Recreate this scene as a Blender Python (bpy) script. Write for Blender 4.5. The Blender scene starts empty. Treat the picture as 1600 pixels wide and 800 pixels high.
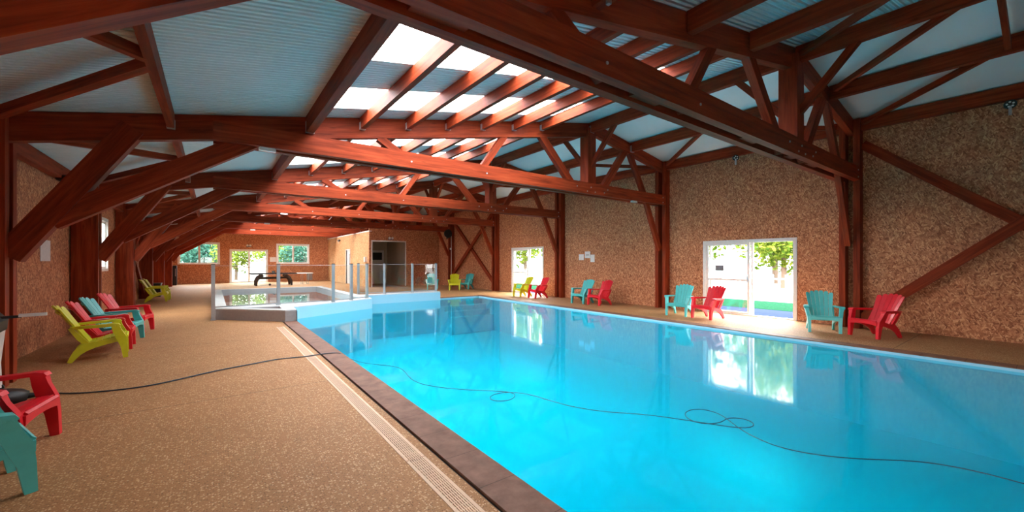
import bpy, bmesh, math, random
from mathutils import Vector, Matrix
from mathutils.geometry import tessellate_polygon
R = math.radians
S = bpy.context.scene
COL = S.collection
random.seed(7)

# ------------------------------------------------------------------ camera, sky, exposure
EYE = 1.55
cam_data = bpy.data.cameras.new('camera')
cam = bpy.data.objects.new('camera', cam_data); COL.objects.link(cam)
cam.location = (0, 0, EYE)
cam.rotation_euler = (R(90), 0, -math.atan(467 / 630.0))
cam_data.sensor_width = 36; cam_data.lens = 630 / 1600 * 36
cam_data.shift_y = 9 / 1600
cam_data.clip_start = 0.05; cam_data.clip_end = 300
S.camera = cam
S.view_settings.view_transform = 'Standard'; S.view_settings.look = 'None'
S.view_settings.gamma = 1; S.view_settings.use_curve_mapping = False
S.view_settings.exposure = 1.5
S.cycles.max_bounces = 14; S.cycles.diffuse_bounces = 6; S.cycles.glossy_bounces = 4
S.cycles.transmission_bounces = 8; S.cycles.transparent_max_bounces = 24
S.cycles.sample_clamp_indirect = 12; S.cycles.blur_glossy = 0.5

world = bpy.data.worlds.new('sky'); S.world = world; world.use_nodes = True
wn = world.node_tree.nodes; wl = world.node_tree.links
bg = wn['Background']
tc = wn.new('ShaderNodeTexCoord'); sp = wn.new('ShaderNodeSeparateXYZ'); rp = wn.new('ShaderNodeValToRGB')
wl.new(tc.outputs['Generated'], sp.inputs[0]); wl.new(sp.outputs['Z'], rp.inputs['Fac'])
rp.color_ramp.elements[0].position = 0.0; rp.color_ramp.elements[0].color = (0.22, 0.21, 0.20, 1)
rp.color_ramp.elements[1].position = 0.55; rp.color_ramp.elements[1].color = (0.96, 0.97, 0.97, 1)
wl.new(rp.outputs[0], bg.inputs['Color']); bg.inputs['Strength'].default_value = 15.0

# ------------------------------------------------------------------ node helpers / materials
def new_mat(name):
    m = bpy.data.materials.new(name); m.use_nodes = True
    nt = m.node_tree
    return m, nt, nt.nodes['Principled BSDF']
def N(nt, kind, **kw):
    n = nt.nodes.new(kind)
    for k, v in kw.items():
        if k.startswith('i_'):
            n.inputs[int(k[2:]) if k[2:].isdigit() else k[2:]].default_value = v
        else: setattr(n, k, v)
    return n
def ramp(nt, stops, src):
    r = nt.nodes.new('ShaderNodeValToRGB'); e = r.color_ramp.elements
    while len(e) < len(stops): e.new(0.5)
    for k, (p, c) in enumerate(stops):
        e[k].position = p; e[k].color = (*c, 1) if len(c) == 3 else c
    nt.links.new(src, r.inputs['Fac']); return r.outputs['Color']
def mixc(nt, fac, a, b, mode='MIX'):
    m = nt.nodes.new('ShaderNodeMix'); m.data_type = 'RGBA'; m.blend_type = mode
    for s, v in ((m.inputs[0], fac), (m.inputs[6], a), (m.inputs[7], b)):
        if hasattr(v, 'is_linked'): nt.links.new(v, s)
        else: s.default_value = v if not isinstance(v, tuple) else ((*v, 1) if len(v) == 3 else v)
    return m.outputs[2]
def math_n(nt, op, a, b=None, c=None):
    m = nt.nodes.new('ShaderNodeMath'); m.operation = op
    for k, v in enumerate((a, b, c)):
        if v is None: continue
        if hasattr(v, 'is_linked'): nt.links.new(v, m.inputs[k])
        else: m.inputs[k].default_value = v
    return m.outputs[0]
def objcoord(nt, scale=(1, 1, 1), rot=(0, 0, 0), loc=(0, 0, 0)):
    t = nt.nodes.new('ShaderNodeTexCoord'); mp = nt.nodes.new('ShaderNodeMapping')
    mp.inputs['Scale'].default_value = scale; mp.inputs['Rotation'].default_value = rot; mp.inputs['Location'].default_value = loc
    nt.links.new(t.outputs['Object'], mp.inputs['Vector']); return mp.outputs['Vector']
def bump(nt, b, height, strength=0.3, dist=0.01):
    n = nt.nodes.new('ShaderNodeBump'); n.inputs['Strength'].default_value = strength; n.inputs['Distance'].default_value = dist
    nt.links.new(height, n.inputs['Height']); nt.links.new(n.outputs['Normal'], b.inputs['Normal'])

def plain(name, col, rough=0.5, metal=0.0, spec=0.5, var=0.06):
    m, nt, b = new_mat(name)
    v = objcoord(nt, (6, 6, 6)); n = N(nt, 'ShaderNodeTexNoise', i_Scale=3.0, i_Detail=3.0); nt.links.new(v, n.inputs['Vector'])
    lo = tuple(c * (1 - var) for c in col); hi = tuple(min(1, c * (1 + var)) for c in col)
    nt.links.new(ramp(nt, [(0.3, lo), (0.7, hi)], n.outputs['Fac']), b.inputs['Base Color'])
    b.inputs['Roughness'].default_value = rough; b.inputs['Metallic'].default_value = metal
    b.inputs['Specular IOR Level'].default_value = spec
    return m

def wood_mat(name, dark, mid, light):
    m, nt, b = new_mat(name)
    oi = nt.nodes.new('ShaderNodeObjectInfo')
    v = objcoord(nt, (1, 1, 1))
    add = nt.nodes.new('ShaderNodeVectorMath'); add.operation = 'ADD'
    cmb = nt.nodes.new('ShaderNodeCombineXYZ')
    sc = math_n(nt, 'MULTIPLY', oi.outputs['Random'], 37.0)
    nt.links.new(sc, cmb.inputs[0]); nt.links.new(sc, cmb.inputs[1]); nt.links.new(v, add.inputs[0]); nt.links.new(cmb.outputs[0], add.inputs[1])
    def mp(s):
        q = nt.nodes.new('ShaderNodeMapping'); q.inputs['Scale'].default_value = s; nt.links.new(add.outputs[0], q.inputs['Vector']); return q.outputs[0]
    n1 = N(nt, 'ShaderNodeTexNoise', i_Scale=1.0, i_Detail=6.0, i_Roughness=0.6, i_Distortion=0.6); nt.links.new(mp((1.1, 16, 16)), n1.inputs['Vector'])
    n2 = N(nt, 'ShaderNodeTexNoise', i_Scale=1.0, i_Detail=3.0); nt.links.new(mp((0.7, 3, 3)), n2.inputs['Vector'])
    c = ramp(nt, [(0.28, dark), (0.52, mid), (0.78, light)], n1.outputs['Fac'])
    c = mixc(nt, math_n(nt, 'MULTIPLY', n2.outputs['Fac'], 0.5), c, mid)
    vo = N(nt, 'ShaderNodeTexVoronoi', i_Scale=1.0); nt.links.new(mp((1.3, 5, 5)), vo.inputs['Vector'])
    k = ramp(nt, [(0.03, (1, 1, 1)), (0.12, (0, 0, 0))], vo.outputs['Distance'])
    c = mixc(nt, math_n(nt, 'MULTIPLY', k, 0.6), c, dark)
    hs = nt.nodes.new('ShaderNodeHueSaturation'); nt.links.new(c, hs.inputs['Color'])
    nt.links.new(math_n(nt, 'MULTIPLY_ADD', oi.outputs['Random'], 0.3, 0.85), hs.inputs['Value'])
    nt.links.new(hs.outputs[0], b.inputs['Base Color'])
    b.inputs['Roughness'].default_value = 0.55; b.inputs['Specular IOR Level'].default_value = 0.12
    bump(nt, b, n1.outputs['Fac'], 0.25, 0.004)
    return m

def osb_mat(name, cols, scale=1.0):
    m, nt, b = new_mat(name)
    t = nt.nodes.new('ShaderNodeTexCoord'); s = nt.nodes.new('ShaderNodeSeparateXYZ'); nt.links.new(t.outputs['Object'], s.inputs[0])
    cm = nt.nodes.new('ShaderNodeCombineXYZ')
    nt.links.new(math_n(nt, 'ADD', s.outputs[0], s.outputs[1]), cm.inputs[0]); nt.links.new(s.outputs[2], cm.inputs[1])
    nz = N(nt, 'ShaderNodeTexNoise', i_Scale=9.0, i_Detail=2.0); nt.links.new(cm.outputs[0], nz.inputs['Vector'])
    layers = []
    for ang, st in ((70, (11, 34)), (-62, (12, 36)), (12, (10, 30))):
        q = nt.nodes.new('ShaderNodeMapping'); q.vector_type = 'POINT'
        q.inputs['Rotation'].default_value = (0, 0, R(ang))
        q2 = nt.nodes.new('ShaderNodeMapping'); q2.inputs['Scale'].default_value = (st[0] * scale, st[1] * scale, 1)
        nt.links.new(cm.outputs[0], q.inputs['Vector']); nt.links.new(q.outputs[0], q2.inputs['Vector'])
        vo = N(nt, 'ShaderNodeTexVoronoi', voronoi_dimensions='2D', i_Scale=1.0, i_Randomness=1.0); nt.links.new(q2.outputs[0], vo.inputs['Vector'])
        sx = nt.nodes.new('ShaderNodeSeparateColor'); nt.links.new(vo.outputs['Color'], sx.inputs[0])
        layers.append((sx.outputs[0], sx.outputs[1], vo.outputs['Distance']))
    sel1 = math_n(nt, 'GREATER_THAN', layers[0][1], 0.55); sel2 = math_n(nt, 'GREATER_THAN', layers[1][1], 0.6)
    f = mixc(nt, sel1, layers[2][0], layers[0][0]); f = mixc(nt, sel2, f, layers[1][0])
    fine = N(nt, 'ShaderNodeTexNoise', i_Scale=55.0, i_Detail=2.0); nt.links.new(cm.outputs[0], fine.inputs['Vector'])
    f2 = math_n(nt, 'ADD', math_n(nt, 'MULTIPLY', f, 0.8), math_n(nt, 'MULTIPLY', fine.outputs['Fac'], 0.22))
    big = N(nt, 'ShaderNodeTexNoise', i_Scale=0.7, i_Detail=2.0); nt.links.new(cm.outputs[0], big.inputs['Vector'])
    c = ramp(nt, cols, f2)
    c = mixc(nt, 0.35, c, ramp(nt, [(0.35, (0.75, 0.7, 0.66)), (0.65, (1, 1, 1))], big.outputs['Fac']), 'MULTIPLY')
    nt.links.new(c, b.inputs['Base Color'])
    b.inputs['Roughness'].default_value = 0.7; b.inputs['Specular IOR Level'].default_value = 0.25
    bump(nt, b, f2, 0.35, 0.006)
    return m

M = {}
M['wood'] = wood_mat('stained_timber', (0.085, 0.011, 0.004), (0.26, 0.037, 0.0115), (0.41, 0.077, 0.025))
M['osb'] = osb_mat('strand_board', [(0.08, (0.25, 0.080, 0.036)), (0.4, (0.47, 0.172, 0.078)), (0.7, (0.62, 0.26, 0.125)), (0.95, (0.82, 0.44, 0.23))], 1.5)
M['osb_pale'] = osb_mat('pale_strand_board', [(0.1, (0.45, 0.22, 0.09)), (0.5, (0.66, 0.36, 0.16)), (0.9, (0.8, 0.5, 0.26))])
M['white'] = plain('white_lacquer', (0.78, 0.76, 0.74), 0.35)
M['alu'] = plain('brushed_aluminium', (0.36, 0.38, 0.40), 0.35, 0.5)
M['galv'] = plain('galvanised_steel', (0.55, 0.55, 0.56), 0.4, 0.8)
M['black'] = plain('black_plastic', (0.012, 0.012, 0.014), 0.45)
M['dark'] = plain('dark_rubber', (0.02, 0.016, 0.015), 0.7)
M['grey'] = plain('mid_grey_paint', (0.22, 0.20, 0.20), 0.6)
M['grey_wall'] = plain('pool_wall_grey', (0.36, 0.33, 0.33), 0.6)
M['rim'] = plain('pale_rim', (0.62, 0.62, 0.64), 0.45)
M['beige'] = plain('cream_paint', (0.52, 0.44, 0.32), 0.7)
M['paper'] = plain('white_paper', (0.75, 0.72, 0.7), 0.8)
M['ink'] = plain('grey_ink', (0.16, 0.16, 0.18), 0.8)
M['lens'] = plain('led_lens', (0.75, 0.75, 0.72), 0.2)
M['red'] = plain('red_resin', (0.74, 0.010, 0.024), 0.38, var=0.04)
M['turquoise'] = plain('turquoise_resin', (0.085, 0.50, 0.49), 0.38, var=0.04)
M['lime'] = plain('lime_yellow_resin', (0.60, 0.60, 0.012), 0.38, var=0.04)
M['drain'] = plain('beige_drain_plastic', (0.66, 0.42, 0.27), 0.5)
M['table_blue'] = plain('dark_table_top', (0.02, 0.022, 0.03), 0.9, spec=0.0)
M['cable'] = plain('navy_cable', (0.012, 0.03, 0.06), 0.4)
M['bark'] = plain('tree_bark', (0.09, 0.06, 0.04), 0.9)
M['grass'] = plain('lawn_grass', (0.007, 0.030, 0.016), 0.9, spec=0.0, var=0.3)
M['patio'] = plain('outdoor_slab', (0.018, 0.026, 0.058), 0.9, spec=0.0)
M['gravel'] = plain('pale_gravel', (0.12, 0.12, 0.12), 0.9, spec=0.0)
M['roofing'] = plain('outer_metal', (0.4, 0.42, 0.44), 0.5)

def leaf_mat(name, a, c):
    m, nt, b = new_mat(name)
    oi = nt.nodes.new('ShaderNodeNewGeometry')
    nt.links.new(ramp(nt, [(0.0, a), (1.0, c)], oi.outputs['Random Per Island']), b.inputs['Base Color'])
    b.inputs['Roughness'].default_value = 0.8; b.inputs['Specular IOR Level'].default_value = 0.05
    tl = N(nt, 'ShaderNodeBsdfTranslucent'); mx = N(nt, 'ShaderNodeMixShader'); mx.inputs[0].default_value = 0.45
    nt.links.new(b.inputs['Base Color'].links[0].from_socket, tl.inputs['Color'])
    nt.links.new(b.outputs[0], mx.inputs[1]); nt.links.new(tl.outputs[0], mx.inputs[2]); nt.links.new(mx.outputs[0], nt.nodes['Material Output'].inputs['Surface'])
    return m
M['leaf'] = leaf_mat('green_leaves', (0.03, 0.08, 0.008), (0.22, 0.27, 0.035))
M['leaf2'] = leaf_mat('bluish_leaves', (0.012, 0.055, 0.035), (0.06, 0.15, 0.12))

# ribbed metal ceiling
def ceil_mat(name, ribs):
    m, nt, b = new_mat(name)
    t = nt.nodes.new('ShaderNodeTexCoord'); s = nt.nodes.new('ShaderNodeSeparateXYZ'); nt.links.new(t.outputs['Object'], s.inputs[0])
    n = N(nt, 'ShaderNodeTexNoise', i_Scale=0.8, i_Detail=3.0); nt.links.new(t.outputs['Object'], n.inputs['Vector'])
    nt.links.new(ramp(nt, [(0.3, (0.70, 0.77, 0.76)), (0.7, (0.79, 0.84, 0.83))], n.outputs['Fac']), b.inputs['Base Color'])
    b.inputs['Roughness'].default_value = 0.55; b.inputs['Specular IOR Level'].default_value = 0.4
    if ribs:
        w = math_n(nt, 'SINE', math_n(nt, 'MULTIPLY', s.outputs[1], 2 * math.pi / 0.076))
        bump(nt, b, w, 1.0, 0.02)
    return m
M['ceil'] = ceil_mat('ribbed_ceiling_sheet', True); M['ceil_flat'] = ceil_mat('flat_ceiling_sheet', False)

# exposed aggregate deck
def deck_mat():
    m, nt, b = new_mat('exposed_aggregate')
    t = nt.nodes.new('ShaderNodeTexCoord'); s = nt.nodes.new('ShaderNodeSeparateXYZ'); nt.links.new(t.outputs['Object'], s.inputs[0])
    q = N(nt, 'ShaderNodeMapping'); nt.links.new(t.outputs['Object'], q.inputs['Vector'])
    vo = N(nt, 'ShaderNodeTexVoronoi', voronoi_dimensions='2D', i_Scale=62.0); nt.links.new(q.outputs[0], vo.inputs['Vector'])
    sc = nt.nodes.new('ShaderNodeSeparateColor'); nt.links.new(vo.outputs['Color'], sc.inputs[0])
    n = N(nt, 'ShaderNodeTexNoise', i_Scale=140.0, i_Detail=2.0); nt.links.new(q.outputs[0], n.inputs['Vector'])
    n2 = N(nt, 'ShaderNodeTexNoise', i_Scale=1.2, i_Detail=4.0); nt.links.new(q.outputs[0], n2.inputs['Vector'])
    base = ramp(nt, [(0.3, (0.27, 0.120, 0.048)), (0.7, (0.50, 0.245, 0.105))], n.outputs['Fac'])
    peb = ramp(nt, [(0.0, (0.66, 0.40, 0.20)), (1.0, (0.80, 0.56, 0.34))], sc.outputs[1])
    on = math_n(nt, 'MULTIPLY', math_n(nt, 'GREATER_THAN', sc.outputs[0], 0.78), math_n(nt, 'LESS_THAN', vo.outputs['Distance'], 0.36))
    v2 = N(nt, 'ShaderNodeTexVoronoi', voronoi_dimensions='2D', i_Scale=33.0); nt.links.new(q.outputs[0], v2.inputs['Vector'])
    s2 = nt.nodes.new('ShaderNodeSeparateColor'); nt.links.new(v2.outputs['Color'], s2.inputs[0])
    on2 = math_n(nt, 'MULTIPLY', math_n(nt, 'GREATER_THAN', s2.outputs[0], 0.84), math_n(nt, 'LESS_THAN', math_n(nt, 'ADD', v2.outputs['Distance'], math_n(nt, 'MULTIPLY', n.outputs['Fac'], 0.35)), 0.45))
    drk = math_n(nt, 'MULTIPLY', math_n(nt, 'LESS_THAN', sc.outputs[0], 0.2), math_n(nt, 'LESS_THAN', vo.outputs['Distance'], 0.33))
    c = mixc(nt, math_n(nt, 'MULTIPLY', on, 0.65), base, peb)
    c = mixc(nt, math_n(nt, 'MULTIPLY', on2, 0.55), c, peb)
    c = mixc(nt, math_n(nt, 'MULTIPLY', drk, 0.6), c, (0.14, 0.065, 0.035))
    c = mixc(nt, 0.6, c, ramp(nt, [(0.3, (0.8, 0.78, 0.76)), (0.7, (1, 1, 1))], n2.outputs['Fac']), 'MULTIPLY')
    # saw-cut joints across the deck
    f = math_n(nt, 'ABSOLUTE', math_n(nt, 'SUBTRACT', math_n(nt, 'FLOORED_MODULO', math_n(nt, 'SUBTRACT', s.outputs[1], 1.73 - 1.965), 3.93), 1.965))
    c = mixc(nt, math_n(nt, 'MULTIPLY', math_n(nt, 'LESS_THAN', f, 0.006), 0.75), c, (0.06, 0.035, 0.02))
    nt.links.new(c, b.inputs['Base Color']); b.inputs['Roughness'].default_value = 0.6; b.inputs['Specular IOR Level'].default_value = 0.15
    bump(nt, b, vo.outputs['Distance'], 0.25, 0.003)
    return m
M['deck'] = deck_mat()

def coping_mat():
    m, nt, b = new_mat('brown_stone_coping')
    t = nt.nodes.new('ShaderNodeTexCoord'); s = nt.nodes.new('ShaderNodeSeparateXYZ'); nt.links.new(t.outputs['Object'], s.inputs[0])
    n = N(nt, 'ShaderNodeTexNoise', i_Scale=5.0, i_Detail=6.0, i_Roughness=0.65); nt.links.new(t.outputs['Object'], n.inputs['Vector'])
    c = ramp(nt, [(0.3, (0.13, 0.056, 0.036)), (0.7, (0.25, 0.125, 0.085))], n.outputs['Fac'])
    f = math_n(nt, 'FLOORED_MODULO', math_n(nt, 'ADD', s.outputs[1], 0.16), 0.5)
    c = mixc(nt, math_n(nt, 'MULTIPLY', math_n(nt, 'LESS_THAN', f, 0.007), 0.7), c, (0.05, 0.022, 0.016))
    nt.links.new(c, b.inputs['Base Color']); b.inputs['Roughness'].default_value = 0.55; b.inputs['Specular IOR Level'].default_value = 0.15
    bump(nt, b, n.outputs['Fac'], 0.3, 0.004)
    return m
M['coping'] = coping_mat()
M['liner'] = plain('pale_blue_pool_liner', (0.32, 0.57, 0.69), 0.4, var=0.02)
M['liner_grey'] = plain('grey_pool_liner', (0.62, 0.62, 0.64), 0.4, var=0.02)

def water_mat(name, tint, ripple, rough=0.0, f0=0.022):
    m = bpy.data.materials.new(name); m.use_nodes = True; nt = m.node_tree
    nt.nodes.remove(nt.nodes['Principled BSDF']); out = nt.nodes['Material Output']
    tr = N(nt, 'ShaderNodeBsdfTransparent'); tr.inputs['Color'].default_value = (*tint, 1)
    gl = N(nt, 'ShaderNodeBsdfGlossy'); gl.inputs['Roughness'].default_value = rough; gl.inputs['Color'].default_value = (1, 1, 1, 1)
    mx = N(nt, 'ShaderNodeMixShader'); ge = N(nt, 'ShaderNodeNewGeometry')
    dt = N(nt, 'ShaderNodeVectorMath', operation='DOT_PRODUCT'); nt.links.new(ge.outputs['Incoming'], dt.inputs[1]); nt.links.new(ge.outputs['Normal'], dt.inputs[0])
    cs = math_n(nt, 'SUBTRACT', 1.0, math_n(nt, 'ABSOLUTE', dt.outputs['Value']))
    fr = math_n(nt, 'MULTIPLY_ADD', math_n(nt, 'POWER', cs, 5.0), 0.86, f0)
    if ripple:
        v = objcoord(nt, (1, 1, 1)); n = N(nt, 'ShaderNodeTexNoise', i_Scale=1.6, i_Detail=2.0); nt.links.new(v, n.inputs['Vector'])
        bp = N(nt, 'ShaderNodeBump', i_Strength=ripple, i_Distance=0.02); nt.links.new(n.outputs['Fac'], bp.inputs['Height'])
        nt.links.new(bp.outputs[0], gl.inputs['Normal']); nt.links.new(bp.outputs[0], dt.inputs[0])
    nt.links.new(fr, mx.inputs[0]); nt.links.new(tr.outputs[0], mx.inputs[1]); nt.links.new(gl.outputs[0], mx.inputs[2])
    nt.links.new(mx.outputs[0], out.inputs['Surface']); return m
M['water'] = water_mat('pool_water', (0.045, 0.835, 0.90), 0.05, 0.06, 0.003)
M['water2'] = water_mat('wading_water', (0.86, 0.93, 0.95), 0.03)
def glass_mat(name, tint, boost=1.0):
    m = water_mat(name, tint, 0, 0.0, 0.045); return m
M['glass'] = glass_mat('clear_glass', (0.95, 0.98, 0.97))
def poly_mat():
    m = bpy.data.materials.new('translucent_roof_sheet'); m.use_nodes = True; nt = m.node_tree
    nt.nodes.remove(nt.nodes['Principled BSDF']); out = nt.nodes['Material Output']
    tr = N(nt, 'ShaderNodeBsdfTransparent'); tr.inputs['Color'].default_value = (0.74, 0.75, 0.76, 1)
    tl = N(nt, 'ShaderNodeBsdfTranslucent'); tl.inputs['Color'].default_value = (0.7, 0.72, 0.74, 1)
    mx = N(nt, 'ShaderNodeMixShader'); mx.inputs[0].default_value = 0.25
    nt.links.new(tr.outputs[0], mx.inputs[1]); nt.links.new(tl.outputs[0], mx.inputs[2]); nt.links.new(mx.outputs[0], out.inputs['Surface']); return m
M['poly'] = poly_mat()

# ------------------------------------------------------------------ mesh helpers
def empty(name, loc=(0, 0, 0), rz=0.0):
    o = bpy.data.objects.new(name, None); COL.objects.link(o); o.location = loc; o.rotation_euler = (0, 0, rz)
    o.empty_display_size = 0.1; return o
def link(name, bm, mat, parent=None, smooth=False, sheet=False):
    me = bpy.data.meshes.new(name)
    if sheet:
        for f in bm.faces:
            f.normal_update()
            if f.normal.z < 0: f.normal_flip()
    else: bmesh.ops.recalc_face_normals(bm, faces=bm.faces[:])
    bm.to_mesh(me); bm.free()
    o = bpy.data.objects.new(name, me); COL.objects.link(o)
    if mat: me.materials.append(M[mat] if isinstance(mat, str) else mat)
    if parent is not None: o.parent = parent
    if smooth:
        for p in me.polygons: p.use_smooth = True
    return o
def tag(o, label=None, cat=None, group=None, kind=None):
    if label: o['label'] = label
    if cat: o['category'] = cat
    if group: o['group'] = group
    if kind: o['kind'] = kind
    return o
def struct(o, label=None):
    o['kind'] = 'structure'
    if label: o['label'] = label
    return o
def box(bm, x0, x1, y0, y1, z0, z1):
    v = [bm.verts.new(p) for p in ((x0, y0, z0), (x1, y0, z0), (x1, y1, z0), (x0, y1, z0), (x0, y0, z1), (x1, y0, z1), (x1, y1, z1), (x0, y1, z1))]
    for f in ((0, 3, 2, 1), (4, 5, 6, 7), (0, 1, 5, 4), (1, 2, 6, 5), (2, 3, 7, 6), (3, 0, 4, 7)): bm.faces.new([v[i] for i in f])
def bx(*a):
    bm = bmesh.new(); box(bm, *a); return bm
def bev(bm, w=0.005, seg=1, ang=30):
    es = [e for e in bm.edges if len(e.link_faces) == 2 and e.calc_face_angle(0) > R(ang)]
    bmesh.ops.bevel(bm, geom=es, offset=w, segments=seg, affect='EDGES', profile=0.6, clamp_overlap=True); return bm
def cyl(bm, p0, p1, r0, r1=None, n=12):
    r1 = r0 if r1 is None else r1
    p0, p1 = Vector(p0), Vector(p1); d = (p1 - p0).normalized()
    a = d.orthogonal().normalized(); b = d.cross(a)
    A = [bm.verts.new(p0 + (a * math.cos(t) + b * math.sin(t)) * r0) for t in (2 * math.pi * k / n for k in range(n))]
    B = [bm.verts.new(p1 + (a * math.cos(t) + b * math.sin(t)) * r1) for t in (2 * math.pi * k / n for k in range(n))]
    for k in range(n): bm.faces.new((A[k], A[(k + 1) % n], B[(k + 1) % n], B[k]))
    bm.faces.new(A[::-1]); bm.faces.new(B)
def cy(*a, **k):
    bm = bmesh.new(); cyl(bm, *a, **k); return bm
def beam(name, p0, p1, w, h, parent=None, mat='wood', up=(0, 0, 1), bevel=0.006):
    """squared timber between two points: local X runs along the grain, h in the plane of 'up', w across"""
    p0, p1 = Vector(p0), Vector(p1); d = p1 - p0; L = d.length; x = d.normalized()
    u = Vector(up)
    if abs(x.dot(u)) > 0.98: u = Vector((0, 1, 0))
    z = (u - x * u.dot(x)).normalized(); y = z.cross(x)
    bm = bx(-L / 2, L / 2, -w / 2, w / 2, -h / 2, h / 2)
    if bevel: bev(bm, bevel)
    o = link(name, bm, mat, parent)
    o.matrix_local = Matrix.Translation((p0 + p1) / 2) @ Matrix((x, y, z)).transposed().to_4x4()
    return o
def plate(bm, outer, holes, z0, z1):
    loops = [[Vector((x, y, 0)) for x, y in l] for l in [outer] + list(holes)]
    tris = tessellate_polygon(loops); flat = [p for l in loops for p in l]
    T = [bm.verts.new((p.x, p.y, z1)) for p in flat]; B = [bm.verts.new((p.x, p.y, z0)) for p in flat]
    for a, b, c in tris:
        try: bm.faces.new((T[a], T[b], T[c])); bm.faces.new((B[c], B[b], B[a]))
        except ValueError: pass
    k = 0
    for l in loops:
        n = len(l)
        for i in range(n):
            a, b = k + i, k + (i + 1) % n
            bm.faces.new((B[a], B[b], T[b], T[a]))
        k += n
def panel(us, vs, holes, fn, t):
    """wall or roof sheet with rectangular openings; fn(u, v, w) gives the point, w 0 inside and t outside"""
    bm = bmesh.new()
    us = sorted(set([round(u, 4) for u in us] + [round(h[i], 4) for h in holes for i in (0, 1)]))
    vs = sorted(set([round(v, 4) for v in vs] + [round(h[i], 4) for h in holes for i in (2, 3)]))
    def solid(i, j):
        if i < 0 or j < 0 or i >= len(us) - 1 or j >= len(vs) - 1: return False
        cu, cv = (us[i] + us[i + 1]) / 2, (vs[j] + vs[j + 1]) / 2
        return not any(h[0] < cu < h[1] and h[2] < cv < h[3] for h in holes)
    cache = {}
    def V(i, j, w):
        if (i, j, w) not in cache: cache[(i, j, w)] = bm.verts.new(fn(us[i], vs[j], w))
        return cache[(i, j, w)]
    for i in range(len(us) - 1):
        for j in range(len(vs) - 1):
            if not solid(i, j): continue
            for w in (0, t): bm.faces.new((V(i, j, w), V(i + 1, j, w), V(i + 1, j + 1, w), V(i, j + 1, w)))
            for di, dj, a, b in ((-1, 0, (i, j), (i, j + 1)), (1, 0, (i + 1, j), (i + 1, j + 1)), (0, -1, (i, j), (i + 1, j)), (0, 1, (i, j + 1), (i + 1, j + 1))):
                if not solid(i + di, j + dj): bm.faces.new((V(*a, 0), V(*b, 0), V(*b, t), V(*a, t)))
    return bm

# ------------------------------------------------------------------ the place: measures
XL, XR, YB, YF = -2.5, 12.3, -7.1, 36.0
RIDGE = 8.8
def roof(x): return 3.85 + 0.19 * x if x <= RIDGE else 3.85 + 0.19 * RIDGE - 0.182 * (x - RIDGE)
TY = [-7.0 + 4.9 - 5 + 5, 2.9, 7.9, 12.9, 17.9, 22.9, 27.9, 32.9]; TY[0] = -2.1
SKY_BAYS = (2.9, 7.9, 12.9, 22.9, 27.9)
SKX0, SKX1 = 1.45, 6.66
STRIPS = ((1.37, 2.38), (3.40, 4.40))        # distance of the two translucent strips behind the truss
POOL_L = 1.76
def pool_r(y): return 9.40 + (y - 0.3) * 0.0227

# floor with openings for the pools and the drain
hole = [(1.43, -3.33), (pool_r(-3) + 0.33, -3.33), (pool_r(15.7) + 0.33, 16.03), (7.6, 16.03), (7.6, 15.6), (4.3, 15.6), (4.3, 22.3), (0.15, 22.3), (0.15, 13.5), (1.43, 12.15)]
drain_hole = [(1.20, -2.0), (1.36, -2.0), (1.36, 11.0), (1.20, 11.0)]
bm = bmesh.new(); plate(bm, [(XL - 0.15, YB - 0.15), (XR + 0.15, YB - 0.15), (XR + 0.15, YF + 0.15), (XL - 0.15, YF + 0.15)], [hole, drain_hole], -0.12, 0.0)
struct(link('floor', bm, 'deck'), 'tan pebbled aggregate deck around the pool')
struct(link('trim_1', bx(1.40, 1.47, -3.3, 12.0, -0.1, -0.022), 'dark'), 'black joint beside the pool coping')
struct(link('trim_2', bx(1.18, 1.38, -2.02, 11.02, -0.12, -0.05), 'dark'))
# coping
cop_in = [(POOL_L, -3.0), (pool_r(-3), -3.0), (pool_r(15.7), 15.7), (7.64, 15.7)]
bm = bmesh.new()
plate(bm, [(1.46, -3.3), (pool_r(-3) + 0.3, -3.3), (pool_r(15.7) + 0.3, 16.0), (7.66, 16.0), (7.66, 15.7), (pool_r(15.7), 15.7), (pool_r(-3), -3.0), (POOL_L, -3.0), (POOL_L, 11.84), (1.46, 11.84)], [], -0.1, 0.004)
struct(link('pool_coping', bm, 'coping'), 'brown stone coping slabs along the pool edge')
# basin
PIN = [(POOL_L, -3.0), (pool_r(-3), -3.0), (pool_r(15.7), 15.7), (7.66, 15.7), (7.66, 15.39), (4.46, 15.39), (4.40, 14.03), (1.785, 12.63), (POOL_L, 11.8)]
TOPS = [-0.012, -0.012, -0.012, 0.27, 0.27, 0.27, 0.27, 0.27, -0.012]
bm = bmesh.new()
for k in range(len(PIN)):
    (x0, y0), (x1, y1) = PIN[k], PIN[(k + 1) % len(PIN)]
    zt = TOPS[k]
    d = Vector((x1 - x0, y1 - y0, 0)).normalized(); n = Vector((-d.y, d.x, 0)) * 0.006
    bm.faces.new([bm.verts.new(p) for p in ((x0 + n.x, y0 + n.y, -1.4), (x1 + n.x, y1 + n.y, -1.4), (x1 + n.x, y1 + n.y, zt), (x0 + n.x, y0 + n.y, zt))])
t = tessellate_polygon([[Vector((x, y, 0)) for x, y in PIN]])
vv = [bm.verts.new((x, y, -1.4)) for x, y in PIN]
for a, b, c in t: bm.faces.new((vv[a], vv[b], vv[c]))
for k in range(4):                           # entry steps in the far right corner
    box(bm, 7.68, 9.72, 15.69 - 0.32 * (k + 1), 15.69 - 0.32 * k, -1.39, -0.11 - 0.2 * k)
struct(link('pool_basin', bm, 'liner'), 'pale blue lined swimming pool basin')
bm = bmesh.new()
vv = [bm.verts.new((x, y, -0.055)) for x, y in PIN]
for a, b, c in t: bm.faces.new((vv[a], vv[b], vv[c]))
tag(link('pool_water', bm, 'water', sheet=True), 'still turquoise water filling the big swimming pool', 'water', kind='stuff')

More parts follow.
